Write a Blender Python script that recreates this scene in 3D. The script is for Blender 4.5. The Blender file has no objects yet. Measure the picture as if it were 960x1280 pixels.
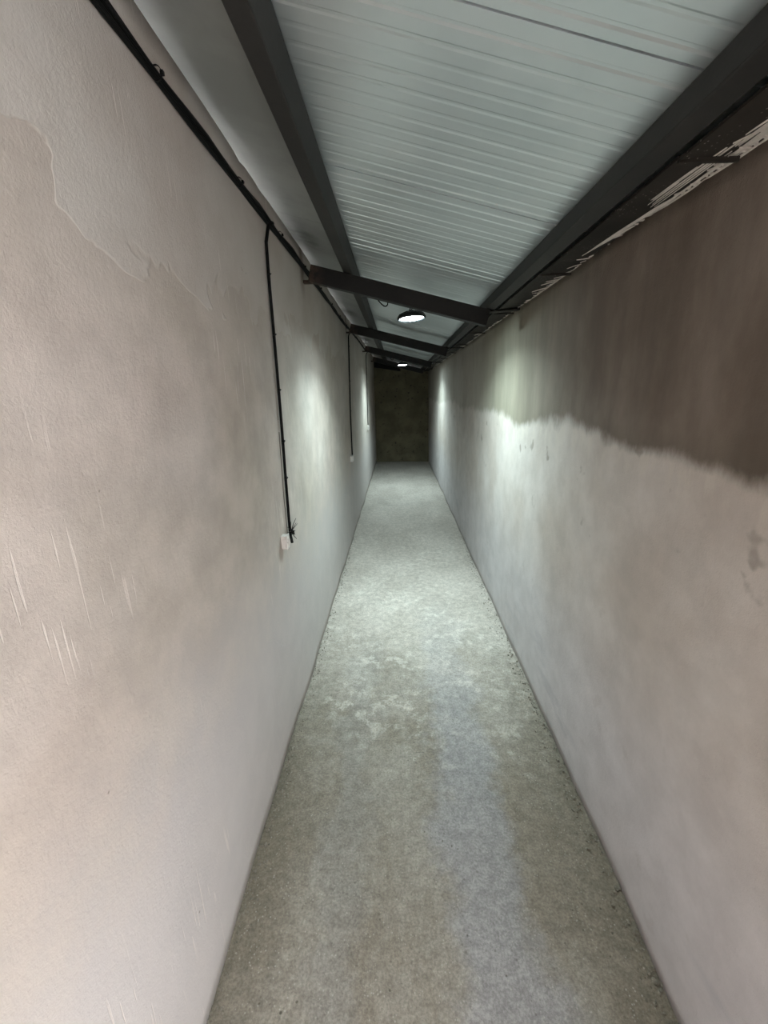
import bpy, bmesh, math, random
from mathutils import Vector, Matrix, noise as mnoise
random.seed(7)
S = bpy.context.scene
COL = S.collection

# ------------------------------------------------------------------ camera
F_PX, W_PX, H_PX = 520.0, 960.0, 1280.0
CAM_H = 1.6
def cam_ray(u, v):
    return Vector(((u - W_PX/2)/F_PX, (H_PX/2 - v)/F_PX, -1.0)).normalized()
yc = cam_ray(497.0, 491.0)                     # the corridor's own direction
dn = cam_ray(500.0, 2455.0)                    # plumb line
zc = (-dn - yc*(-dn).dot(yc)).normalized()
xc = yc.cross(zc)
R = Matrix((xc, yc, zc))                       # camera -> world
cam_data = bpy.data.cameras.new('camera')
cam = bpy.data.objects.new('camera', cam_data)
COL.objects.link(cam)
cam_data.sensor_fit = 'HORIZONTAL'
cam_data.sensor_width = 36.0
cam_data.lens = 36.0*F_PX/W_PX
cam_data.clip_start = 0.02
cam.matrix_world = Matrix.Translation((0, 0, CAM_H)) @ R.to_4x4()
S.camera = cam

# ------------------------------------------------------------------ world, exposure
SKY_STRENGTH = 11.6
LAMP_STRENGTH = 140.0                           # glow of the lens itself
LAMP_POWER = 17.0                              # watts thrown down by each lamp
LAMP_SPREAD = 138.0
world = bpy.data.worlds.new('world')
S.world = world
world.use_nodes = True
bg = world.node_tree.nodes['Background']
bg.inputs[0].default_value = (0.97, 0.96, 0.97, 1)
bg.inputs[1].default_value = SKY_STRENGTH
S.view_settings.view_transform = 'Standard'
S.view_settings.look = 'None'
S.view_settings.exposure = 0.22
S.view_settings.gamma = 1.0
S.view_settings.use_curve_mapping = False

# ------------------------------------------------------------------ layout (metres)
Y0, Y1 = -1.9, 10.0                            # open end behind the viewer, back wall
def xl(z): return -0.512 - 0.033*z/2.4         # wall faces lean a little
def xr(z): return 0.741 - 0.039*z/2.1
def zroof(x): return 2.262 - 0.25*x
def zraf(x): return 2.185 - 0.245*x            # top of the rafters
RAFTERS = [2.66, 4.76, 6.86, 8.96]

# ------------------------------------------------------------------ helpers
def link(name, bm, mats, parent=None, smooth=False):
    bmesh.ops.recalc_face_normals(bm, faces=bm.faces)
    me = bpy.data.meshes.new(name)
    bm.to_mesh(me); bm.free()
    for m in (mats if isinstance(mats, (list, tuple)) else [mats]):
        me.materials.append(m)
    if smooth:
        for p in me.polygons: p.use_smooth = True
    o = bpy.data.objects.new(name, me)
    COL.objects.link(o)
    if parent: o.parent = parent
    return o
def empty(name, loc, rot=(0, 0, 0)):
    o = bpy.data.objects.new(name, None)
    o.empty_display_size = 0.05
    COL.objects.link(o)
    o.location = loc; o.rotation_euler = rot
    return o
def tag(o, label=None, cat=None, group=None, kind=None):
    if label: o['label'] = label
    if cat: o['category'] = cat
    if group: o['group'] = group
    if kind: o['kind'] = kind
    return o
def hexa(bm, p):
    """eight points: bottom ring of four, top ring of four"""
    v = [bm.verts.new(q) for q in p]
    fs = [(3,2,1,0),(4,5,6,7),(0,1,5,4),(1,2,6,5),(2,3,7,6),(3,0,4,7)]
    return [bm.faces.new([v[i] for i in f]) for f in fs]
def box(bm, x0, x1, y0, y1, z0, z1):
    return hexa(bm, [(x0,y0,z0),(x1,y0,z0),(x1,y1,z0),(x0,y1,z0),
                     (x0,y0,z1),(x1,y0,z1),(x1,y1,z1),(x0,y1,z1)])
def bevel(bm, w, seg=2):
    bmesh.ops.bevel(bm, geom=list(bm.edges), offset=w, segments=seg, affect='EDGES', profile=0.6)
def tube(bm, pts, r, n=8, cap=True):
    pts = [Vector(p) for p in pts]
    rings = []
    ref = None
    for i, p in enumerate(pts):
        t = (pts[min(i+1, len(pts)-1)] - pts[max(i-1, 0)]).normalized()
        if ref is None:
            ref = t.orthogonal().normalized()
        a = (ref - t*ref.dot(t)).normalized(); ref = a
        b = t.cross(a)
        rr = r[i] if isinstance(r, (list, tuple)) else r
        rings.append([bm.verts.new(p + (a*math.cos(2*math.pi*k/n) + b*math.sin(2*math.pi*k/n))*rr) for k in range(n)])
    for i in range(len(rings)-1):
        for k in range(n):
            bm.faces.new([rings[i][k], rings[i][(k+1) % n], rings[i+1][(k+1) % n], rings[i+1][k]])
    if cap:
        bm.faces.new(rings[0][::-1]); bm.faces.new(rings[-1])
def lathe(bm, prof, n=40, mat=0):
    rings = []
    for r, z in prof:
        if r < 1e-6:
            rings.append([bm.verts.new((0, 0, z))])
        else:
            rings.append([bm.verts.new((r*math.cos(2*math.pi*k/n), r*math.sin(2*math.pi*k/n), z)) for k in range(n)])
    for a, b in zip(rings, rings[1:]):
        for k in range(n):
            k2 = (k+1) % n
            if len(a) == 1 and len(b) == 1: continue
            if len(a) == 1: f = bm.faces.new([a[0], b[k2], b[k]])
            elif len(b) == 1: f = bm.faces.new([a[k], a[k2], b[0]])
            else: f = bm.faces.new([a[k], a[k2], b[k2], b[k]])
            f.material_index = mat
def on_left(u, v, off=0.0):
    """where the sight line through (u, v) meets the left wall face"""
    d = R @ cam_ray(u, v)
    # plane x = -0.512 - k z  with z = CAM_H + t dz
    k = 0.033/2.4
    t = (-0.512 - k*CAM_H + off)/(d.x + k*d.z)
    return Vector((0, 0, CAM_H)) + d*t

# ------------------------------------------------------------------ materials
class NT:
    def __init__(self, name, rough=0.8, metal=0.0, spec=0.3):
        self.m = bpy.data.materials.new(name); self.m.use_nodes = True
        self.t = self.m.node_tree; self.n = self.t.nodes; self.l = self.t.links
        self.b = self.n['Principled BSDF']
        self.b.inputs['Roughness'].default_value = rough
        self.b.inputs['Metallic'].default_value = metal
        self.b.inputs['Specular IOR Level'].default_value = spec
        g = self.n.new('ShaderNodeNewGeometry'); self.pos = g.outputs['Position']
    def put(self, sock, v):
        if isinstance(v, bpy.types.NodeSocket): self.l.new(v, sock)
        else: sock.default_value = v
    def vec(self, sx=1, sy=1, sz=1, rot=(0, 0, 0), loc=(0, 0, 0)):
        m = self.n.new('ShaderNodeMapping'); self.l.new(self.pos, m.inputs[0])
        m.inputs['Scale'].default_value = (sx, sy, sz)
        m.inputs['Rotation'].default_value = rot; m.inputs['Location'].default_value = loc
        return m.outputs[0]
    def noise(self, scale, detail=4, rough=0.55, v=None, dist=0.0):
        t = self.n.new('ShaderNodeTexNoise')
        self.l.new(v if v is not None else self.pos, t.inputs['Vector'])
        t.inputs['Scale'].default_value = scale; t.inputs['Detail'].default_value = detail
        t.inputs['Roughness'].default_value = rough; t.inputs['Distortion'].default_value = dist
        return t.outputs['Fac']
    def voronoi(self, scale, v=None, feat='F1', rnd=1.0):
        t = self.n.new('ShaderNodeTexVoronoi'); t.feature = feat
        self.l.new(v if v is not None else self.pos, t.inputs['Vector'])
        t.inputs['Scale'].default_value = scale; t.inputs['Randomness'].default_value = rnd
        return t.outputs['Distance']
    def ramp(self, fac, lo, hi, a=0.0, b=1.0):
        t = self.n.new('ShaderNodeMapRange'); t.clamp = True
        t.interpolation_type = 'SMOOTHSTEP'
        self.put(t.inputs[0], fac)
        t.inputs[1].default_value = lo; t.inputs[2].default_value = hi
        t.inputs[3].default_value = a; t.inputs[4].default_value = b
        return t.outputs[0]
    def math(self, op, a, b=0.0, clamp=False):
        t = self.n.new('ShaderNodeMath'); t.operation = op; t.use_clamp = clamp
        self.put(t.inputs[0], a); self.put(t.inputs[1], b)
        return t.outputs[0]
    def mix(self, fac, a, b):
        t = self.n.new('ShaderNodeMix'); t.data_type = 'RGBA'
        self.put(t.inputs[0], fac)
        for s, v in ((t.inputs[6], a), (t.inputs[7], b)):
            self.put(s, v if isinstance(v, bpy.types.NodeSocket) else (*v, 1.0))
        return t.outputs[2]
    def mul(self, col, fac):
        t = self.n.new('ShaderNodeVectorMath'); t.operation = 'SCALE'
        self.l.new(col, t.inputs[0]); self.put(t.inputs['Scale'], fac)
        return t.outputs[0]
    def xyz(self):
        t = self.n.new('ShaderNodeSeparateXYZ'); self.l.new(self.pos, t.inputs[0])
        return t.outputs
    def bump(self, h, strength=0.3, dist=0.01):
        t = self.n.new('ShaderNodeBump'); self.l.new(h, t.inputs['Height'])
        t.inputs['Strength'].default_value = strength; t.inputs['Distance'].default_value = dist
        self.l.new(t.outputs[0], self.b.inputs['Normal'])
    def color(self, c):
        self.put(self.b.inputs['Base Color'], c if isinstance(c, bpy.types.NodeSocket) else (*c, 1.0))

def mat_wall_left():
    t = NT('plaster_left', 0.85)
    x, y, z = t.xyz()
    big = t.noise(1.3, 5, 0.6)
    mid = t.noise(6, 6, 0.65)
    c = t.mix(t.ramp(big, 0.35, 0.65), (0.415, 0.365, 0.315), (0.455, 0.41, 0.37))
    c = t.mix(t.ramp(t.noise(0.9, 3, 0.5, t.vec(loc=(4, 2, 9))), 0.45, 0.7, 0, 0.5), c, (0.46, 0.375, 0.34))
    c = t.mul(c, t.ramp(mid, 0.25, 0.75, 0.86, 1.12))
    # the last coat of skim along the top, with a scalloped trowel edge
    c = t.mix(t.ramp(z, 1.62, 1.86, 0, 0.35), c, (0.37, 0.325, 0.28))
    edge = t.math('ADD', z, t.math('MULTIPLY', t.math('SUBTRACT', t.noise(3.0, 3, 0.5, t.vec(1, 1.3, 1.9, loc=(0, 0.35, 0)), 0.7), 0.5), 0.5))
    skim = t.ramp(edge, 1.925, 1.94)
    skc = t.mix(t.ramp(t.noise(2.2, 4, 0.6), 0.35, 0.65), (0.415, 0.37, 0.33), (0.48, 0.45, 0.415))
    c = t.mix(t.math('MULTIPLY', skim, 0.85), c, skc)
    # paler towards the foot: daylight on the lower wall painted into the colour
    c = t.mix(t.ramp(t.math('ADD', z, t.math('MULTIPLY', mid, 0.5)), 1.35, 0.75, 0, 0.6), c, (0.53, 0.51, 0.515))
    # trowel nicks: short, near vertical pale scratches
    v = t.vec(1, 130, 7.5, rot=(math.radians(4), 0, 0))
    sc = t.ramp(t.noise(1.0, 0.5, 0.4, v), 0.70, 0.74)
    sc = t.math('MULTIPLY', sc, t.ramp(t.noise(2.2, 2, 0.5, t.vec(loc=(3, 1, 5))), 0.49, 0.66))
    c = t.mix(t.math('MULTIPLY', sc, 0.6), c, (0.66, 0.60, 0.55))
    # pin holes
    ph = t.ramp(t.voronoi(9.0), 0.035, 0.02)
    c = t.mix(t.math('MULTIPLY', ph, 0.6), c, (0.12, 0.1, 0.085))
    # rust run and soot below the rafter ends
    for ry in RAFTERS[:3]:
        dy = t.math('ABSOLUTE', t.math('SUBTRACT', t.math('ADD', y, t.math('MULTIPLY', mid, 0.06)), ry + 0.0))
        m = t.math('MULTIPLY', t.ramp(dy, 0.09, 0.0), t.ramp(z, 2.1, 2.26))
        c = t.mix(t.math('MULTIPLY', m, 0.75), c, (0.13, 0.095, 0.07))
    t.color(c)
    h = t.math('ADD', t.math('MULTIPLY', skim, 0.35), t.math('MULTIPLY', t.noise(120, 4, 0.75), 0.30))
    h = t.math('ADD', h, t.math('MULTIPLY', t.noise(14, 5, 0.6, t.vec(1, 1, 0.45)), 0.35))
    h = t.math('SUBTRACT', h, t.math('MULTIPLY', sc, 0.1))
    t.bump(h, 0.8, 0.006)
    return t.m

def mat_wall_right():
    t = NT('plaster_right', 0.85)
    x, y, z = t.xyz()
    big = t.noise(1.5, 5, 0.6, t.vec(loc=(7, 3, 1)))
    mid = t.noise(7, 6, 0.65)
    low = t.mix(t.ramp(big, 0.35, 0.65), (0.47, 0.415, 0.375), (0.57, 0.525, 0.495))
    low = t.mix(t.ramp(z, 1.0, 0.3, 0, 0.55), low, (0.55, 0.54, 0.58))  # bluish foot: cool daylight from behind, painted into the plaster colour
    # damp blotches
    bl = t.ramp(t.noise(9, 3, 0.5, t.vec(1, 1, 1, loc=(1, 5, 2))), 0.66, 0.74)
    bl = t.math('MULTIPLY', bl, t.ramp(z, 0.9, 1.3, 0.15, 0.75))
    low = t.mix(bl, low, (0.27, 0.235, 0.205))
    # trowel bands slanting near the foot
    tb = t.ramp(t.noise(2.2, 3, 0.6, t.vec(1, 1.0, 4.0, rot=(math.radians(28), 0, 0))), 0.52, 0.68)
    low = t.mix(t.math('MULTIPLY', tb, t.ramp(z, 0.7, 0.25, 0, 0.55)), low, (0.42, 0.41, 0.43))
    low = t.mul(low, t.ramp(mid, 0.25, 0.75, 0.9, 1.08))
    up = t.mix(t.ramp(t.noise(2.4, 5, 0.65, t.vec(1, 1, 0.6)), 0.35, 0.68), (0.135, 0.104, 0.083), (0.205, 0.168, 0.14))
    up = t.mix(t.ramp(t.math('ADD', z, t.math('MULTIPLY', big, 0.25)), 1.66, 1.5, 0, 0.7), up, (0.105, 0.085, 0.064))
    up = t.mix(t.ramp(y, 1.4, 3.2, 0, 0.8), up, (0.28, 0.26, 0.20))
    streak = t.noise(1.0, 4, 0.6, t.vec(1, 9, 1.6, rot=(math.radians(-3), 0, 0)))
    up = t.mul(up, t.ramp(streak, 0.3, 0.7, 0.9, 1.12))
    # the damp, unskimmed upper coat ends in an irregular line at scaffold height
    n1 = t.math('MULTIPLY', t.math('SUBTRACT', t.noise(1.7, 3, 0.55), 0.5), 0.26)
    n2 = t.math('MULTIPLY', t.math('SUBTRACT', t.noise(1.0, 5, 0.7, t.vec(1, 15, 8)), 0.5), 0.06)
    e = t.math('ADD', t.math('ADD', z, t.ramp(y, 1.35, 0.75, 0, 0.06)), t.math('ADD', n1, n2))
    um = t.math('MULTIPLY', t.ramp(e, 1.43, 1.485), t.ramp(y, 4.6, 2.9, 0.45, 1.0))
    lip = t.math('MULTIPLY', t.ramp(e, 1.33, 1.42), t.ramp(e, 1.445, 1.43))
    low = t.mix(t.math('MULTIPLY', lip, t.ramp(t.noise(1, 4, 0.6, t.vec(1, 22, 6)), 0.45, 0.6, 0, 0.5)), low, (0.58, 0.53, 0.47))
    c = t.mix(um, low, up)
    t.color(c)
    h = t.math('ADD', t.math('MULTIPLY', um, -0.2), t.math('MULTIPLY', t.noise(120, 4, 0.75), 0.28))
    h = t.math('ADD', h, t.math('MULTIPLY', t.noise(11, 5, 0.6, t.vec(1, 1, 0.35)), 0.5))
    t.bump(h, 0.8, 0.006)
    return t.m

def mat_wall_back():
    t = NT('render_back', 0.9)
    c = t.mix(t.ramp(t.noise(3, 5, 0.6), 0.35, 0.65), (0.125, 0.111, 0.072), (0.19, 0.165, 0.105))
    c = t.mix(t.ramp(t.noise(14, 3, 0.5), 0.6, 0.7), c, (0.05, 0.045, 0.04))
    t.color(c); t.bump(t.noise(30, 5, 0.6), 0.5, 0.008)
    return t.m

def mat_floor():
    t = NT('concrete_floor', 0.8)
    x, y, z = t.xyz()
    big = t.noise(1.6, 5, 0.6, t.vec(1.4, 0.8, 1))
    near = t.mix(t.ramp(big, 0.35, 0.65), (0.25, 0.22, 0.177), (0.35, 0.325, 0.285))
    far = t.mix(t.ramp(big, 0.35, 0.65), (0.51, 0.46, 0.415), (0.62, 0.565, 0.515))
    # greyer bands paint in daylight reflected off the floor, fading into the paler part
    xw = t.math('ADD', x, t.math('MULTIPLY', t.math('SUBTRACT', t.noise(2.4, 5, 0.65), 0.5), 0.5))
    band = t.math('MULTIPLY', t.ramp(xw, 0.10, 0.22), t.ramp(xw, 0.48, 0.36))
    near = t.mix(t.math('MULTIPLY', band, 0.65), near, (0.36, 0.36, 0.38))
    band2 = t.math('MULTIPLY', t.ramp(xw, -0.32, -0.24), t.ramp(xw, -0.08, -0.18))
    near = t.mix(t.math('MULTIPLY', band2, 0.25), near, (0.29, 0.295, 0.30))
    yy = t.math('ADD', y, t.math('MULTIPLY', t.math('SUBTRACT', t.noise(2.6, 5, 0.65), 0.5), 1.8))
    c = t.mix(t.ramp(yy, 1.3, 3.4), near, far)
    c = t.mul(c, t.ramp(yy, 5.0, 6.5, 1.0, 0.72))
    # laitance: pale dusty flakes in the middle of the passage
    fl = t.ramp(t.noise(11, 6, 0.72), 0.5, 0.6)
    zone = t.math('MULTIPLY', t.ramp(y, 1.15, 1.9), t.ramp(y, 5.6, 3.9))
    zone = t.math('MULTIPLY', zone, t.ramp(t.noise(2.1, 3, 0.5), 0.35, 0.6))
    c = t.mix(t.math('MULTIPLY', t.math('MULTIPLY', fl, zone), 0.5), c, (0.74, 0.70, 0.64))
    # dirt along both feet
    el = t.math('SUBTRACT', x, -0.512); er = t.math('SUBTRACT', 0.741, x)
    e = t.math('MINIMUM', el, er)
    e = t.math('ADD', e, t.math('MULTIPLY', t.math('SUBTRACT', t.noise(7, 5, 0.65), 0.5), 0.22))
    c = t.mix(t.math('MULTIPLY', t.ramp(e, 0.27, 0.0, 0, 0.8), t.ramp(y, 2.6, 1.4, 0.12, 1.0)), c, (0.185, 0.16, 0.12))
    # sand grain and pits
    c = t.mul(c, t.ramp(t.noise(120, 3, 0.7), 0.3, 0.7, 0.8, 1.2))
    c = t.mul(c, t.ramp(t.noise(26, 5, 0.7), 0.3, 0.7, 0.82, 1.16))
    gr = t.math('MULTIPLY', t.ramp(t.voronoi(85), 0.26, 0.12), t.ramp(t.noise(18, 3, 0.6), 0.42, 0.6))
    c = t.mix(t.math('MULTIPLY', gr, 0.4), c, (0.62, 0.60, 0.55))
    dg = t.math('MULTIPLY', t.ramp(t.voronoi(62, t.vec(loc=(3, 4, 5))), 0.24, 0.12), t.ramp(t.noise(13, 3, 0.6, t.vec(loc=(8, 1, 2))), 0.44, 0.6))
    c = t.mix(t.math('MULTIPLY', dg, 0.38), c, (0.10, 0.09, 0.07))
    pit = t.math('MULTIPLY', t.ramp(t.voronoi(38), 0.16, 0.08), t.ramp(t.noise(5, 3, 0.6), 0.5, 0.62))
    c = t.mix(t.math('MULTIPLY', pit, 0.75), c, (0.13, 0.115, 0.09))
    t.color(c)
    h = t.math('ADD', t.math('MULTIPLY', t.noise(110, 4, 0.75), 0.5), t.math('MULTIPLY', t.noise(24, 5, 0.7), 0.9))
    h = t.math('SUBTRACT', h, t.math('MULTIPLY', pit, 0.6))
    t.bump(h, 0.6, 0.006)
    return t.m

def mat_roof():
    t = NT('galvanised_panel', 0.42, 0.8, 0.5)
    x, y, z = t.xyz()
    c = t.mix(t.ramp(t.noise(2.0, 5, 0.6), 0.35, 0.65), (0.63, 0.69, 0.71), (0.72, 0.775, 0.795))
    # soot haze at the rafter heads by the left wall
    for ry in RAFTERS[:3]:
        dy = t.math('ABSOLUTE', t.math('SUBTRACT', y, ry - 0.12))
        m = t.math('MULTIPLY', t.ramp(dy, 0.28, 0.02), t.ramp(t.math('ABSOLUTE', t.math('SUBTRACT', x, -0.43)), 0.12, 0.02))
        c = t.mix(t.math('MULTIPLY', m, t.ramp(t.noise(9, 4, 0.6), 0.3, 0.6, 0.35, 0.9)), c, (0.12, 0.12, 0.11))
    # plaster specks
    sp = t.math('MULTIPLY', t.ramp(t.voronoi(13), 0.06, 0.045), t.ramp(t.noise(2.4, 2, 0.5), 0.52, 0.6))
    c = t.mix(t.math('MULTIPLY', sp, 0.8), c, (0.75, 0.76, 0.74))
    t.color(c)
    t.put(t.b.inputs['Roughness'], t.ramp(t.noise(4, 5, 0.65), 0.3, 0.7, 0.34, 0.42))
    t.bump(t.noise(3.0, 3, 0.5, t.vec(0.6, 2.2, 1)), 0.12, 0.01)
    return t.m

def mat_steel(name, base, rust=True, rough=0.5, metal=0.1):
    t = NT(name, rough, metal, 0.35)
    x, y, z = t.xyz()
    c = t.mix(t.ramp(t.noise(5, 5, 0.6), 0.35, 0.7), base, tuple(b*1.45 for b in base))
    if rust:
        m = t.math('MULTIPLY', t.ramp(x, -0.40, -0.52), t.ramp(t.noise(22, 4, 0.6), 0.35, 0.6))
        c = t.mix(t.math('MULTIPLY', m, 0.6), c, (0.115, 0.07, 0.048))
    t.color(c); t.bump(t.noise(60, 4, 0.6), 0.12, 0.003)
    return t.m

def mat_soffit():
    t = NT('dark_sheet', 0.6, 0.0, 0.25)
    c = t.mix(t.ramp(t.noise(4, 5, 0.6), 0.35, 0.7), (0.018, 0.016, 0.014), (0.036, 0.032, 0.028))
    sp = t.math('MULTIPLY', t.ramp(t.voronoi(95), 0.2, 0.12), t.ramp(t.noise(7, 3, 0.6), 0.46, 0.60))
    c = t.mix(t.math('MULTIPLY', sp, 0.8), c, (0.45, 0.42, 0.38))
    t.color(c)
    return t.m

def mat_plain(name, col, rough=0.6, metal=0.0, var=0.15, scale=30, spec=0.3):
    t = NT(name, rough, metal, spec)
    c = t.mix(t.ramp(t.noise(scale, 4, 0.6), 0.3, 0.7), tuple(k*(1-var) for k in col), tuple(k*(1+var) for k in col))
    t.color(c)
    return t.m

def mat_lens():
    t = NT('led_lens', 0.4)
    t.color((0.9, 0.95, 0.95))
    t.b.inputs['Emission Color'].default_value = (0.78, 1.0, 1.03, 1)
    t.b.inputs['Emission Strength'].default_value = LAMP_STRENGTH
    return t.m

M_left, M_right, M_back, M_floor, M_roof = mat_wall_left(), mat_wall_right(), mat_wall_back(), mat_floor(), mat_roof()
M_steel = mat_steel('painted_steel', (0.004, 0.0037, 0.0037), rough=0.6, metal=0.0)
M_purlin = mat_steel('painted_steel_purlin', (0.017, 0.016, 0.015), rust=False, rough=0.6, metal=0.0)
M_soffit = mat_soffit()
def mat_shade_sheet():  # grey dulled to carry the shade of the left roof strip
    t = NT('dull_shade_sheet', 0.65, 0.2, 0.3)
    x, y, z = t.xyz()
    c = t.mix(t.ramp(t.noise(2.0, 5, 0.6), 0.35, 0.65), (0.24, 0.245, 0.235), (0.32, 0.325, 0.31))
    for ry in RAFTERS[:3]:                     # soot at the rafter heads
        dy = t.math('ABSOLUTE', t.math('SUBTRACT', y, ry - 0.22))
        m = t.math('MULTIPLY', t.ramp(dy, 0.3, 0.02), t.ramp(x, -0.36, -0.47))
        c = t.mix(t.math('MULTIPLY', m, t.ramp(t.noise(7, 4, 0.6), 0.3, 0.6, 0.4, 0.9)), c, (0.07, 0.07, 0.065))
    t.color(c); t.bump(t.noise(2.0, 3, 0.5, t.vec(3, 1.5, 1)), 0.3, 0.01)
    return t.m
M_shade_sheet = mat_shade_sheet()
M_smear = mat_plain('plaster_smear', (0.58, 0.54, 0.50), 0.85)
M_cable = mat_plain('black_cable', (0.004, 0.004, 0.004), 0.6, spec=0.12)
M_tie = mat_plain('black_tie', (0.005, 0.005, 0.005), 0.5, spec=0.15)
M_box = mat_plain('white_plastic', (0.68, 0.64, 0.61), 0.45, var=0.06)
M_lamp = mat_plain('lamp_housing', (0.02, 0.021, 0.022), 0.4, 0.3)
M_zinc = mat_plain('zinc_hook', (0.25, 0.25, 0.24), 0.4, 0.8)
M_lens = mat_lens()
M_board = mat_plain('black_board', (0.010, 0.010, 0.010), 0.8)
M_crumb = mat_plain('mortar_crumb', (0.21, 0.19, 0.155), 0.9, var=0.3, scale=60)

# ------------------------------------------------------------------ shell
def wbump(side, y, z):
    w = mnoise.noise(Vector((side*3.1, y*1.1, z*1.4)))*0.0045 + mnoise.noise(Vector((side*9.1, y*4.2, z*3.1)))*0.0016
    # the foot wanders more than the face
    return w + mnoise.noise(Vector((side*5.0, y*2.2, 0)))*0.010*max(0, 1 - z/0.25)
DOOR_Y = -0.35                                 # behind the viewer the right wall stops at an open side doorway
def wall_slab(name, xf, side, mat, ztop, ya, zmin=0.0, thick=0.16, ny=240, nz=44):
    """plastered wall: an uneven front face on a thick core"""
    bm = bmesh.new()
    grid = []
    for j in range(nz+1):
        row = []
        for i in range(ny+1):
            y = ya + (Y1 - ya + 0.1)*i/ny
            zt = ztop(y)
            z = zmin + (zt - zmin)*j/nz
            w = wbump(side, y, z)
            row.append(bm.verts.new((xf(z) + w, y, z)))
        grid.append(row)
    for j in range(nz):
        for i in range(ny):
            bm.faces.new([grid[j][i], grid[j][i+1], grid[j+1][i+1], grid[j+1][i]])
    xo = xf(1.2) + side*thick
    back = [[bm.verts.new((xo, r.co.y, r.co.z)) for r in grid[0]], [bm.verts.new((xo, r.co.y, r.co.z)) for r in grid[-1]]]
    for i in range(ny):
        bm.faces.new([grid[0][i], grid[0][i+1], back[0][i+1], back[0][i]])
        bm.faces.new([grid[-1][i], grid[-1][i+1], back[1][i+1], back[1][i]])
        bm.faces.new([back[0][i], back[0][i+1], back[1][i+1], back[1][i]])
    for i in (0, ny):
        bm.faces.new([g[i] for g in grid] + [back[1][i], back[0][i]])
    return tag(link(name, bm, mat, smooth=True), kind='structure')

def ltop(y):
    j = mnoise.noise(Vector((y*3.0, 0.3, 0)))*0.006 + max(0, mnoise.noise(Vector((y*11.0, 4.3, 0))) - 0.25)*0.022
    return 2.385 - j
def rtop(y):
    near = max(0.0, min(1.0, (1.6 - y)/0.9))
    return 2.076 - 0.020*near - abs(mnoise.noise(Vector((y*9, 1.3, 0))))*0.004
wl = wall_slab('wall_left', xl, -1, M_left, ltop, Y0)
wr = wall_slab('wall_right', xr, 1, M_right, rtop, DOOR_Y)

bm = bmesh.new()
hexa(bm, [(-0.9, Y1, 0), (1.1, Y1, 0), (1.1, Y1+0.15, 0), (-0.9, Y1+0.15, 0),
          (-0.9, Y1, zroof(-0.9)-0.005), (1.1, Y1, zroof(1.1)-0.005), (1.1, Y1+0.15, zroof(1.1)-0.005), (-0.9, Y1+0.15, zroof(-0.9)-0.005)])
tag(link('wall_back', bm, M_back), kind='structure')

bm = bmesh.new()                                # the closed end behind the viewer
hexa(bm, [(-0.9, Y0-0.15, 0), (1.1, Y0-0.15, 0), (1.1, Y0, 0), (-0.9, Y0, 0),
          (-0.9, Y0-0.15, zroof(-0.9)-0.005), (1.1, Y0-0.15, zroof(1.1)-0.005), (1.1, Y0, zroof(1.1)-0.005), (-0.9, Y0, zroof(-0.9)-0.005)])
tag(link('wall_near', bm, M_left), kind='structure')

bm = bmesh.new()
nx, ny = 26, 220
g = [[None]*(ny+1) for _ in range(nx+1)]
for i in range(nx+1):
    for j in range(ny+1):
        x = -0.72 + 1.66*i/nx; y = Y0 - 0.6 + (Y1 + 0.75 - Y0)*j/ny
        z = mnoise.noise(Vector((x*2.2, y*1.8, 5)))*0.005 + mnoise.noise(Vector((x*7, y*7, 2)))*0.0015
        g[i][j] = bm.verts.new((x, y, z))
for i in range(nx):
    for j in range(ny):
        bm.faces.new([g[i][j], g[i+1][j], g[i+1][j+1], g[i][j+1]])
r = bmesh.ops.extrude_face_region(bm, geom=list(bm.faces))
for v in r['geom']:
    if isinstance(v, bmesh.types.BMVert): v.co.z = -0.12
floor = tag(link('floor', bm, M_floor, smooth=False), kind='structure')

# roof: ribbed sheet panels laid side by side along the passage
PANEL = 0.69
ceiling = tag(empty('ceiling', (0, 0, 0)), kind='structure')
def panel_mesh():
    bm = bmesh.new()
    prof = [(0.0, 0.014), (0.0006, 0.0)]
    n = 13
    pitch = (PANEL - 0.03)/n
    for k in range(n):
        y = 0.012 + pitch*k
        d = 0.0026 if k in (0, n-1) else 0.0011*(1 + 0.5*math.sin(k*2.3))
        prof += [(y + pitch*0.50, 0.0), (y + pitch*0.60, d), (y + pitch*0.74, d), (y + pitch*0.84, 0.0)]
    prof += [(PANEL - 0.0046, 0.0), (PANEL - 0.004, 0.014)]
    xa, xb = -0.72, 0.90
    lo_a = [bm.verts.new((xa, y, zroof(xa) + d)) for y, d in prof]
    lo_b = [bm.verts.new((xb, y, zroof(xb) + d)) for y, d in prof]
    for i in range(len(prof)-1):
        bm.faces.new([lo_a[i], lo_b[i], lo_b[i+1], lo_a[i+1]])
    ta = [bm.verts.new((xa, y, zroof(xa) + 0.05)) for y in (0.0, PANEL - 0.001)]
    tb = [bm.verts.new((xb, y, zroof(xb) + 0.05)) for y in (0.0, PANEL - 0.001)]
    bm.faces.new([ta[0], ta[1], tb[1], tb[0]])
    bm.faces.new([lo_a[0], ta[0], tb[0], lo_b[0]]); bm.faces.new([lo_a[-1], lo_b[-1], tb[1], ta[1]])
    bm.faces.new(lo_a + [ta[1], ta[0]]); bm.faces.new(lo_b + [tb[1], tb[0]])
    return bm
first = None
k0 = -5
for k in range(k0, 15):
    if first is None:
        first = o = link('panel', panel_mesh(), M_roof, ceiling)
    else:
        o = first.copy(); COL.objects.link(o); o.parent = ceiling
    o.location = (0, 0.92 + PANEL*k, random.uniform(0, 0.002))

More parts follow.
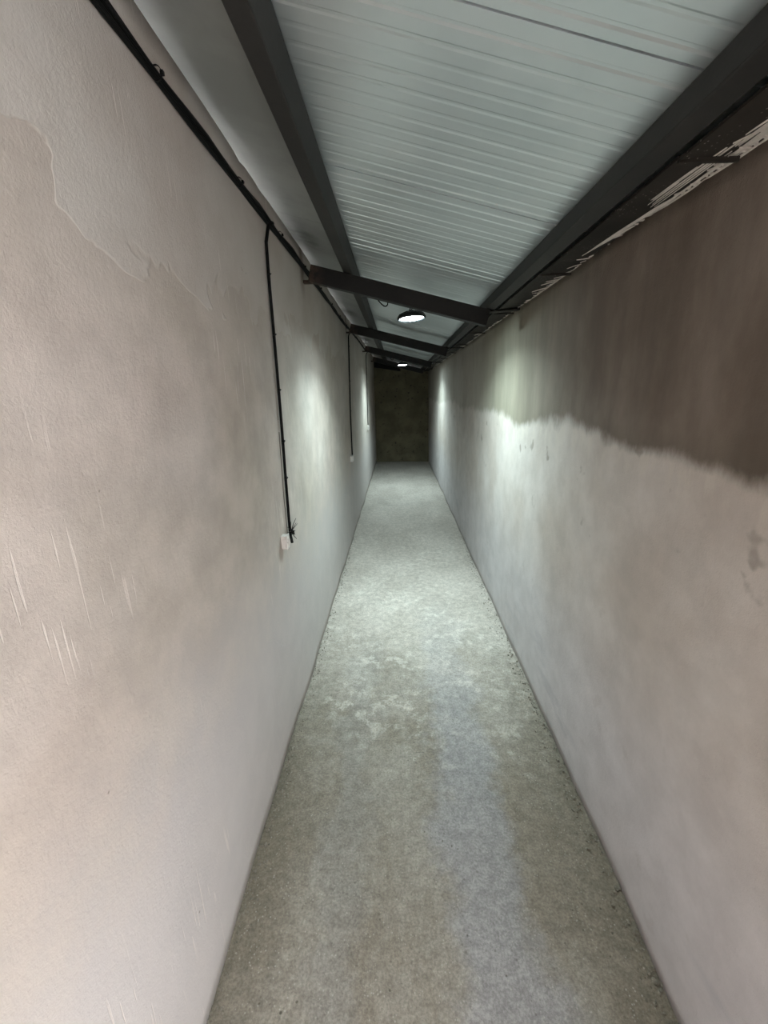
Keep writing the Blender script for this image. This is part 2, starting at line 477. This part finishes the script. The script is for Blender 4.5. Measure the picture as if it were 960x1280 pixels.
# added dull sheets painting in the shade between left wall and left-hand purlin
shade_trim = tag(empty('trim_2', (0, 0, 0)), kind='structure')
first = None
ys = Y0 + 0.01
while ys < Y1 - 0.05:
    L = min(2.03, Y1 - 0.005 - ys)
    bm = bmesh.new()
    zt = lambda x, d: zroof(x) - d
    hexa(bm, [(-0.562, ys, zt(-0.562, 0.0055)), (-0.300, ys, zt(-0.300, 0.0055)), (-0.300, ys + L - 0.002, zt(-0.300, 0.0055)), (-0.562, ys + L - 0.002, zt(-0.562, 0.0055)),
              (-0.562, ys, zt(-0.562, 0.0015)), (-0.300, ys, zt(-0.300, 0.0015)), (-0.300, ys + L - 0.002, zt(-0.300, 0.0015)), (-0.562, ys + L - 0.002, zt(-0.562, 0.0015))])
    link('shade_sheet', bm, M_shade_sheet, shade_trim)
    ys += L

# dark sheet lining between the right-hand purlin and the head of the right wall
trim = tag(empty('trim_1', (0, 0, 0)), kind='structure')
LINING = 0.86
first = None
k = 0
ys = 1.04 - LINING*3
while ys < Y1 - 0.2:
    if first is None:
        bm = bmesh.new()
        L = LINING
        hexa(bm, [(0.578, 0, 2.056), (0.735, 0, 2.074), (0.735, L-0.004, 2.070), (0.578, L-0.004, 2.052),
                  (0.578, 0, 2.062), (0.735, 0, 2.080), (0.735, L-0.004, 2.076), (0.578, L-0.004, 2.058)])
        # folded lip at the lap
        box(bm, 0.580, 0.70, -0.001, 0.006, 2.049, 2.058)
        first = o = link('lining_panel', bm, M_soffit, trim)
    else:
        o = first.copy(); COL.objects.link(o); o.parent = trim
    o.location = (0, ys, 0)
    ys += LINING

# plaster dragged over the lining: streaks along the passage and a fringe of teeth
def smear(name, x, y, ln, w, parent, ang=0.0):
    bm = bmesh.new()
    n = 7
    a, b, c = [], [], []
    for i in range(n+1):
        s = i/n
        ww = w*min(1, 0.45 + s*3)*(1 - s)**0.7*(0.75 + 0.4*random.random()) + 0.0004
        yy = y + ln*s*math.cos(ang); xx = x + ln*s*math.sin(ang)
        z = 2.056 + (xx - 0.578)*0.115 - 0.0045
        a.append(bm.verts.new((xx - ww/2, yy, z))); c.append(bm.verts.new((xx + ww/2, yy, z)))
        b.append(bm.verts.new((xx, yy, z - 0.0015 - w*0.06)))
    for i in range(n):
        bm.faces.new([a[i], b[i], b[i+1], a[i+1]]); bm.faces.new([b[i], c[i], c[i+1], b[i+1]])
        bm.faces.new([a[i], a[i+1], c[i+1], c[i]])
    return link(name, bm, M_smear, parent)

def soff(x): return 2.056 + (x - 0.578)*0.115
bm = bmesh.new()                                # the ragged fringe where the plaster meets the lining
def tooth(y, ln, w, sk, th=0.002):
    xe = xr(2.06) + 0.006
    tx = xe - 0.006 - ln
    zb = min(rtop(y), soff(xe)) - 0.004
    zt = soff(tx) - 0.0045
    mx = xe - 0.006 - ln*0.55; zm = soff(mx) - 0.0045
    p = [(xe, y - w, zb), (xe, y + w, zb), (mx, y + sk*0.4 + w*0.55, zm), (tx, y + sk, zt), (mx, y + sk*0.4 - w*0.35, zm)]
    lo = [bm.verts.new((a, b, c - th)) for a, b, c in p]
    hi = [bm.verts.new((a, b, c + 0.0015)) for a, b, c in p]
    bm.faces.new(lo); bm.faces.new(hi[::-1])
    for i in range(5):
        bm.faces.new([lo[i], lo[(i+1) % 5], hi[(i+1) % 5], hi[i]])
y = 0.25
while y < 8.6:
    dens = 1.0 if 0.4 < y < 1.2 else (0.55 if 1.6 < y < 2.6 else 0.25)
    if y > 3: dens = 0.35
    ln = random.uniform(0.004, 0.022)
    if random.random() < 0.22*dens: ln = random.uniform(0.03, 0.062)
    tooth(y, ln, random.uniform(0.002, 0.006) + ln*0.05, ln*random.uniform(-0.1, 1.5))
    y += random.uniform(0.004, 0.03)/dens
fr = link('plaster_fringe', bm, M_smear, trim); fr['kind'] = 'stuff'
bm = bmesh.new()                                # thin rounded arris of plaster along the wall head
pts = []
y = 0.1
while y < Y1:
    pts.append((xr(2.06) + 0.003 + random.uniform(-0.001, 0.001), y, min(rtop(y), soff(0.705)) - 0.004)); y += 0.05
tube(bm, pts, [0.0035 + 0.0035*abs(mnoise.noise(Vector((p[1]*5, 2, 2))))*(1 if p[1] < 2 else 0.3) for p in pts], 6)
link('plaster_lip', bm, M_smear, trim, smooth=True)
for (x, y, ln, w, a) in [(0.692, 0.10, 0.95, 0.040, 0.0), (0.696, 0.45, 0.75, 0.026, 0.0), (0.702, 0.42, 0.50, 0.026, 0.0), (0.702, 0.20, 0.50, 0.030, 0.0), (0.697, 1.10, 0.40, 0.026, -0.10), (0.697, 1.28, 0.26, 0.016, -0.17), (0.699, 0.80, 0.34, 0.013, -0.02),
                         (0.690, 0.52, 0.34, 0.020, -0.05), (0.692, 0.60, 0.26, 0.024, -0.10), (0.680, 0.66, 0.16, 0.012, -0.16),
                         (0.662, 0.84, 0.26, 0.008, -0.03), (0.652, 0.86, 0.23, 0.007, -0.05), (0.668, 0.90, 0.24, 0.006, -0.02),
                         (0.642, 0.93, 0.16, 0.005, -0.04), (0.676, 0.88, 0.26, 0.005, -0.01), (0.657, 0.95, 0.17, 0.004, 0.0), (0.648, 1.0, 0.12, 0.004, -0.02),
                         (0.668, 0.47, 0.07, 0.006, -0.5), (0.660, 0.43, 0.06, 0.005, -0.6), (0.650, 0.42, 0.05, 0.004, -0.7)]:
    smear('plaster_smear', x, y + 0.15, ln, w, trim, a)

# ------------------------------------------------------------------ roof steel
def sloped_box(x0, x1, y0, y1, ztop_f, h, bev=0.004):
    bm = bmesh.new()
    s = 0.245*h
    hexa(bm, [(x0 - s, y0, ztop_f(x0) - h), (x1 - s, y0, ztop_f(x1) - h), (x1 - s, y1, ztop_f(x1) - h), (x0 - s, y1, ztop_f(x0) - h),
              (x0, y0, ztop_f(x0)), (x1, y0, ztop_f(x1)), (x1, y1, ztop_f(x1)), (x0, y1, ztop_f(x0))])
    bevel(bm, bev, 2)
    return bm
raf_labels = ['nearest dark steel rafter across the passage, larger round lamp hanging just behind it',
              'second dark steel rafter from the viewer, crossing just beyond the nearer lamp',
              'third dark steel rafter from the viewer, the smaller far lamp just behind it',
              'farthest dark steel rafter, in shadow just before the back wall']
for i, ry in enumerate(RAFTERS):
    root = tag(empty('steel_rafter', (0, ry, zraf(0) - 0.085)), raf_labels[i], 'beam', 'steel rafters under the roof')
    def local(o):
        o.data.transform(Matrix.Translation((0, -ry, -(zraf(0) - 0.085)))); o.parent = root
    local(link('box_section', sloped_box(-0.490, 0.535, ry - 0.03, ry + 0.03, zraf, 0.085), M_steel))
    bm = bmesh.new()                            # bracket plate let into the wall below the rafter end
    zb = zraf(-0.51) - 0.085
    box(bm, -0.60, -0.492, ry - 0.012, ry + 0.022, zb - 0.012, zb + 0.004); bevel(bm, 0.002, 1)
    local(link('bracket', bm, M_steel))
    bm = bmesh.new()                            # plate from the rafter end over to the wall head
    zb = zraf(0.515)
    hexa(bm, [(0.50, ry - 0.028, 2.040), (0.72, ry - 0.028, 2.052), (0.72, ry + 0.03, 2.052), (0.50, ry + 0.03, 2.040),
              (0.50, ry - 0.028, 2.046), (0.72, ry - 0.028, 2.058), (0.72, ry + 0.03, 2.058), (0.50, ry + 0.03, 2.046)])
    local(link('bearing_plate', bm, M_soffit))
def purlin(x0, x1, h, label):
    bm = sloped_box(x0, x1, Y0 + 0.02, Y1 - 0.002, lambda x: zroof(x) - 0.001, h)
    o = link('steel_purlin', bm, M_purlin)
    return tag(o, label, 'beam', 'steel purlins along the passage')
purlin(-0.291, -0.238, 0.071, 'long dark steel purlin running under the roof panels near the left wall')
purlin(0.527, 0.572, 0.067, 'long dark steel purlin beside the black lining at the head of the right wall')

# black board hung against the upper left of the back wall
bm = bmesh.new()
zf = lambda x: 2.262 - 0.25*x
hexa(bm, [(-0.525, 9.93, 2.155), (0.065, 9.93, 2.070), (0.065, 9.995, 2.070), (-0.525, 9.995, 2.155),
          (-0.525, 9.93, zf(-0.525)-0.085), (0.065, 9.93, zf(0.065)-0.085), (0.065, 9.995, zf(0.065)-0.085), (-0.525, 9.995, zf(-0.525)-0.085)])
bevel(bm, 0.004, 1)
tag(link('dark_board', bm, M_board), 'black board fixed high on the left half of the dark back wall', 'board')

# ------------------------------------------------------------------ cables on the left wall
def zbun(y): return 2.288 - 0.006*math.sin(y*1.7) - 0.0012*y
bundle = tag(empty('cable_bundle', (xl(2.29), 0.3, 2.288)), 'bundle of black cables running the length of the left wall below the roof', 'cable')
BL = Vector((xl(2.29), 0.3, 2.288))
def rel(o, root, base):
    o.data.transform(Matrix.Translation(-Vector(base))); o.parent = root
    return o
for ci, (dx, dz, r, yend) in enumerate([(0.011, 0.000, 0.0062, 7.46), (0.012, 0.0120, 0.0058, 7.42), (0.010, -0.0118, 0.0055, 4.80), (0.019, 0.005, 0.0045, 2.60), (0.011, 0.0215, 0.0035, 2.58), (0.017, -0.008, 0.0035, 2.5)]):
    pts = []
    n = int((yend - Y0)/0.09)
    for i in range(n+1):
        y = Y0 + 0.05 + (yend - Y0 - 0.05)*i/n
        tight = 0.55 + 0.45*min(1, abs(((y + 0.12) % 0.5) - 0.25)/0.25)
        w1 = mnoise.noise(Vector((y*1.6, ci*7.7, 0)))*0.005; w2 = mnoise.noise(Vector((y*1.6, ci*7.7, 5)))*0.0025
        pts.append((xl(2.29) + wbump(-1, y, 2.29) + max(dx*tight + w2, r + 0.003), y, zbun(y) + dz*tight + w1))
    bm = bmesh.new(); tube(bm, pts, r, 8)
    rel(link('cable', bm, M_cable, smooth=True), bundle, BL)
def tie_ring(bm, c, r, wdt=0.004, axis='y', tail=0.02):
    """zip tie: flat ring round the bundle, square head and a cut tail"""
    n = 14
    inn, out = [], []
    for k in range(n):
        a = 2*math.pi*k/n
        for arr, rr in ((inn, r), (out, r + 0.0016)):
            for s in (-1, 1):
                if axis == 'y': q = (c[0] + rr*math.cos(a)*0.8, c[1] + s*wdt/2, c[2] + rr*math.sin(a))
                else: q = (c[0] + rr*math.cos(a)*0.8, c[1] + rr*math.sin(a), c[2] + s*wdt/2)
                arr.append(bm.verts.new(q))
    for k in range(n):
        k2 = (k+1) % n
        bm.faces.new([out[2*k], out[2*k+1], out[2*k2+1], out[2*k2]])
        bm.faces.new([inn[2*k], inn[2*k2], inn[2*k2+1], inn[2*k+1]])
        bm.faces.new([out[2*k], out[2*k2], inn[2*k2], inn[2*k]])
        bm.faces.new([out[2*k+1], inn[2*k+1], inn[2*k2+1], out[2*k2+1]])
    hx = c[0] + r*0.75
    box(bm, hx - 0.001, hx + 0.006, c[1] - 0.004, c[1] + 0.004, c[2] - 0.004, c[2] + 0.004)
    d = Vector((0.5, random.uniform(-1, 1), random.uniform(-0.8, 0.8))).normalized()
    tube(bm, [(hx + 0.004, c[1], c[2]), Vector((hx + 0.004, c[1], c[2])) + d*tail], 0.0012, 5)
for y in (0.63, 1.13, 1.63, 2.13, 2.63, 3.13, 3.63, 4.13, 4.63, 5.13, 5.63, 6.13, 6.63, 7.13):
    bm = bmesh.new()
    thick = 0.0138 if y < 2.3 else 0.0118
    tie_ring(bm, (xl(2.29) + wbump(-1, y, 2.29) + thick*0.8 + 0.0026, y, zbun(y) + 0.0012), thick, tail=0.006)
    rel(link('cable_tie', bm, M_tie), bundle, BL)

def drop_cable(name_label, px, r, clips, tail=None, group='drop cables on the left wall'):
    P = [on_left(u, v) for u, v in px]
    base = P[-1]
    root = tag(empty('drop_cable', base), name_label, 'cable', group)
    def off(p, d): return Vector((p.x + d, p.y, p.z))
    pts = []
    for a, b in zip(P, P[1:]):
        n = max(2, int((b - a).length/0.05))
        for i in range(n):
            q = a.lerp(b, i/n)
            w = mnoise.noise(Vector((q.z*2.3, base.y, 0)))*0.005
            pts.append(Vector((q.x + wbump(-1, q.y + w, q.z) + r + 0.003, q.y + w, q.z)))
    pts.append(off(P[-1], wbump(-1, P[-1].y, P[-1].z) + r + 0.004))
    # it leaves the bundle with a short bend
    top = pts[0]
    pts = [Vector((top.x + 0.024, top.y + 0.030, zbun(top.y + 0.03) - 0.014)), Vector((top.x + 0.023, top.y + 0.014, zbun(top.y) - 0.016)), Vector((top.x + 0.012, top.y + 0.004, zbun(top.y) - 0.030))] + [p for p in pts[1:] if p.z < zbun(top.y) - 0.05]
    bm = bmesh.new(); tube(bm, pts, r, 8)
    rel(link('sheath', bm, M_cable, smooth=True), root, base)
    for zc in clips:
        q = min(pts, key=lambda p: abs(p.z - zc))
        bm = bmesh.new()
        tube(bm, [q + Vector((0, -r*1.6, -0.004)), q + Vector((r*1.3, -r*0.8, -0.002)), q + Vector((r*1.3, r*0.8, 0.002)), q + Vector((0, r*1.6, 0.004))], 0.0022, 6)
        box(bm, q.x - r, q.x + r*0.4, q.y + r*1.0, q.y + r*1.0 + 0.008, q.z - 0.004, q.z + 0.005)
        rel(link('cable_clip', bm, M_tie), root, base)
    return root, base, pts

# nearest drop, ends beside the white box in a frayed bunch of cut ties
c1px = [(327, 262), (334.5, 362), (343, 454), (350, 536), (356, 612), (360.5, 664), (363, 678)]
root, base, pts = drop_cable('long black cable dropping down the left wall to the nearer white box', c1px, 0.0068, (2.06, 1.86, 1.62, 1.42, 1.24))
q = on_left(360.5, 664); q.x += wbump(-1, q.y, q.z) + 0.003
bm = bmesh.new()
tie_ring(bm, (q.x + 0.013, q.y, q.z), 0.011, 0.006, axis='z', tail=0.01)
tie_ring(bm, (q.x + 0.013, q.y + 0.002, q.z - 0.011), 0.011, 0.006, axis='z', tail=0.01)
rel(link('cable_tie', bm, M_tie), root, base)
bm = bmesh.new()
for dy, dz, dx in [(-0.075, 0.045, 0.004), (-0.085, 0.02, 0.003), (-0.04, 0.06, 0.012), (0.07, 0.02, 0.008), (0.11, 0.004, 0.004), (0.05, 0.05, 0.014), (0.03, -0.05, 0.016), (-0.05, -0.03, 0.01)]:
    a = Vector((q.x + 0.013, q.y, q.z))
    tube(bm, [a, a + Vector((dx*0.4, dy*0.5, dz*0.55)), a + Vector((dx, dy, dz))], [0.0019, 0.0016, 0.0010], 5)
rel(link('tie_tails', bm, M_tie), root, base)
a, b = on_left(352.5, 612), on_left(358.5, 668)
bm = bmesh.new()
tube(bm, [(p.x + 0.005, p.y, p.z) for p in (on_left(347.5, 540), on_left(351, 590), a, on_left(356, 645), b)], 0.0018, 6)
rel(link('thin_wire', bm, mat_plain('grey_wire', (0.16, 0.15, 0.14), 0.6)), root, base)

root2, base2, pts2 = drop_cable('black cable dropping from behind the second rafter to the farther white box', [(434.3, 408), (435.5, 470), (437, 520), (439.3, 569)], 0.0072, (2.1, 1.75, 1.4))
root3, base3, pts3 = drop_cable('farthest thin drop cable on the left wall, beyond the third rafter', [(456.6, 436), (457.8, 480), (459.2, 531)], 0.0065, (2.0, 1.6))

# ------------------------------------------------------------------ boxes on the left wall
def wall_box(p, w, h, d, label):
    x, y, z = p
    root = tag(empty('junction_box', (x, y, z - h/2)), label, 'box', 'boxes at the cable ends')
    bm = bmesh.new(); box(bm, -0.012, d*0.72, -w/2, w/2, 0, h); bevel(bm, 0.003, 2)
    link('back_box', bm, M_box, root)
    bm = bmesh.new(); box(bm, d*0.74, d, -w/2 - 0.002, w/2 + 0.002, -0.002, h + 0.002); bevel(bm, 0.003, 2)
    link('cover_plate', bm, M_box, root)
    for s in (-1, 1):
        bm = bmesh.new()
        bmesh.ops.create_cone(bm, cap_ends=True, segments=10, radius1=0.003, radius2=0.0025, depth=0.0015,
                              matrix=Matrix.Translation((d + 0.0003, s*w*0.36, h/2)) @ Matrix.Rotation(math.pi/2, 4, 'Y'))
        link('screw', bm, M_zinc, root)
    bm = bmesh.new(); box(bm, d - 0.001, d + 0.004, -w*0.17, w*0.17, h*0.22, h*0.78); bevel(bm, 0.0015, 1)
    link('rocker', bm, M_box, root)
    return root
p = on_left(352.0, 679)
wall_box(p + Vector((0, 0.022, 0)), 0.038, 0.062, 0.026, 'small white box on the left wall at the end of the nearest drop cable')
p = on_left(438.0, 574)
wall_box(p + Vector((0, 0.06, 0)), 0.13, 0.062, 0.026, 'small white box far along the left wall, below the second drop cable')
p = on_left(458.9, 535)
wall_box(p + Vector((0, 0.06, 0)), 0.12, 0.07, 0.026, 'tiny box at the foot of the farthest drop cable on the left wall')

# ------------------------------------------------------------------ round lamps
def round_lamp(x, ry, y, zlens, label, tilt=(0, 0, 0), r=0.088):
    zb = zraf(x) - 0.085
    root = tag(empty('round_lamp', (x, y, zlens), tilt), label, 'lamp', 'round lamps hung from the roof')
    bm = bmesh.new()                            # shallow dished body, its rim standing below the lens
    lathe(bm, [(r*0.90, -0.010), (r*0.93, -0.016), (r, -0.012), (r, -0.002), (r*0.93, 0.008), (r*0.70, 0.018), (r*0.42, 0.023), (0, 0.023)], 44)
    lathe(bm, [(r*0.90, -0.010), (r*0.87, -0.004), (0, -0.004)], 44)
    link('housing', bm, M_lamp, root, smooth=True)
    bm = bmesh.new()
    lathe(bm, [(0, -0.0095), (r*0.5, -0.0090), (r*0.82, -0.0075), (r*0.86, -0.005), (0, -0.0045)], 44)
    link('lens', bm, M_lens, root, smooth=True)
    ld = bpy.data.lights.new('led_light', 'AREA')
    ld.shape = 'DISK'; ld.size = r*1.6; ld.energy = LAMP_POWER; ld.spread = math.radians(LAMP_SPREAD)
    ld.color = (0.78, 1.0, 1.0)
    lo = bpy.data.objects.new('led_light', ld); COL.objects.link(lo); lo.parent = root
    lo.location = (0, 0, -0.0125)
    first = None
    for k in range(20):                         # cooling fins on the back
        if first is None:
            bm = bmesh.new()
            hexa(bm, [(r*0.45, -0.0012, 0.016), (r*0.94, -0.0012, 0.004), (r*0.94, 0.0012, 0.004), (r*0.45, 0.0012, 0.016),
                      (r*0.45, -0.0012, 0.030), (r*0.90, -0.0012, 0.014), (r*0.90, 0.0012, 0.014), (r*0.45, 0.0012, 0.030)])
            first = o = link('fin', bm, M_lamp, root)
        else:
            o = first.copy(); COL.objects.link(o); o.parent = root
        o.rotation_euler = (0, 0, 2*math.pi*k/20)
    bm = bmesh.new(); lathe(bm, [(0.022, 0.022), (0.022, 0.032), (0.017, 0.035), (0, 0.035)], 20)
    link('driver_cap', bm, M_lamp, root, smooth=True)
    Rt = root.rotation_euler.to_matrix()
    def inv(q): return Rt.transposed() @ (Vector(q) - Vector(root.location))
    yb = ry + 0.030                              # far face of the rafter
    bm = bmesh.new()                            # bent hook from a small plate on the far face of the rafter to the driver
    hk = [inv((x + 0.010, yb + 0.007, zb + 0.040)), inv((x + 0.010, yb + 0.022, zb + 0.036)), inv((x + 0.010, yb + 0.055, zb + 0.020)), inv((x + 0.008, y - 0.030, zb + 0.012)), inv((x + 0.003, y - 0.006, zlens + 0.046)), Vector((0.0, 0.0, 0.034))]
    tube(bm, hk, 0.0035, 8)
    link('hook', bm, M_lamp, root, smooth=True)
    bm = bmesh.new()
    hexa(bm, [inv((x + 0.010 + sx*0.016, yb + dy, zb + 0.040 + sz*0.018)) for dy in (0.001, 0.006) for sx, sz in ((-1, -1), (1, -1), (1, 1), (-1, 1))])
    link('fixing_plate', bm, M_lamp, root)
    # flex looping down from the rafter to the driver
    bm = bmesh.new()
    zr = lambda xx: zraf(xx) - 0.085
    cp = [(x - 0.215, yb + 0.004, zr(x - 0.215) + 0.03), (x - 0.205, yb + 0.006, zr(x - 0.205) + 0.004), (x - 0.180, yb + 0.008, zr(x - 0.18) - 0.018), (x - 0.160, yb + 0.008, zr(x - 0.16) - 0.026),
          (x - 0.146, yb + 0.008, zr(x - 0.146) - 0.016), (x - 0.138, yb + 0.006, zr(x - 0.138) + 0.004), (x - 0.10, yb + 0.005, zr(x - 0.10) + 0.012), (x - 0.03, yb + 0.006, zr(x - 0.03) + 0.006)]
    cp = [inv(q) for q in cp] + [inv((x - 0.010, 0.5*(yb + y), zr(x) + 0.02)), inv((x - 0.008, y - 0.02, zlens + 0.06)), Vector((-0.008, 0, 0.034))]
    # smooth the polyline
    sm = []
    for i in range(len(cp)-1):
        p0, p1, p2, p3 = cp[max(i-1, 0)], cp[i], cp[i+1], cp[min(i+2, len(cp)-1)]
        for s in range(5):
            u = s/5
            sm.append(0.5*((2*p1) + (p2-p0)*u + (2*p0-5*p1+4*p2-p3)*u*u + (3*p1-p0-3*p2+p3)*u**3))
    sm.append(cp[-1])
    tube(bm, sm, 0.0035, 7)
    link('flex', bm, M_cable, root, smooth=True)
    return root
round_lamp(0.086, RAFTERS[0], 2.805, 2.050, 'lit round lamp just beyond the nearest rafter, the larger of the two', (math.radians(-4), math.radians(-4), 0))
round_lamp(0.076, RAFTERS[2], 7.01, 2.034, 'small far lit round lamp just beyond the third rafter, before the dark end', (math.radians(-3), math.radians(-2), 0))

# ------------------------------------------------------------------ crumbs of mortar along both feet
bm = bmesh.new()
for side in (-1, 1):
    for k in range(520):
        y = 0.35 + 4.2*random.random()**1.5
        x = (xl(0) + abs(random.gauss(0, 0.022)) + 0.002) if side < 0 else (xr(0) - abs(random.gauss(0, 0.03)) - 0.002)
        s = random.uniform(0.0015, 0.0045)
        r = bmesh.ops.create_icosphere(bm, subdivisions=1, radius=s, matrix=Matrix.Translation((x, y, 0.001 + s*0.3)) @ Matrix.Diagonal((random.uniform(0.7, 1.5), random.uniform(0.7, 1.9), 0.7, 1)))
cr = link('mortar_crumbs', bm, M_crumb)
tag(cr, 'scattered grey mortar crumbs lying along the feet of both walls', 'debris', kind='stuff')
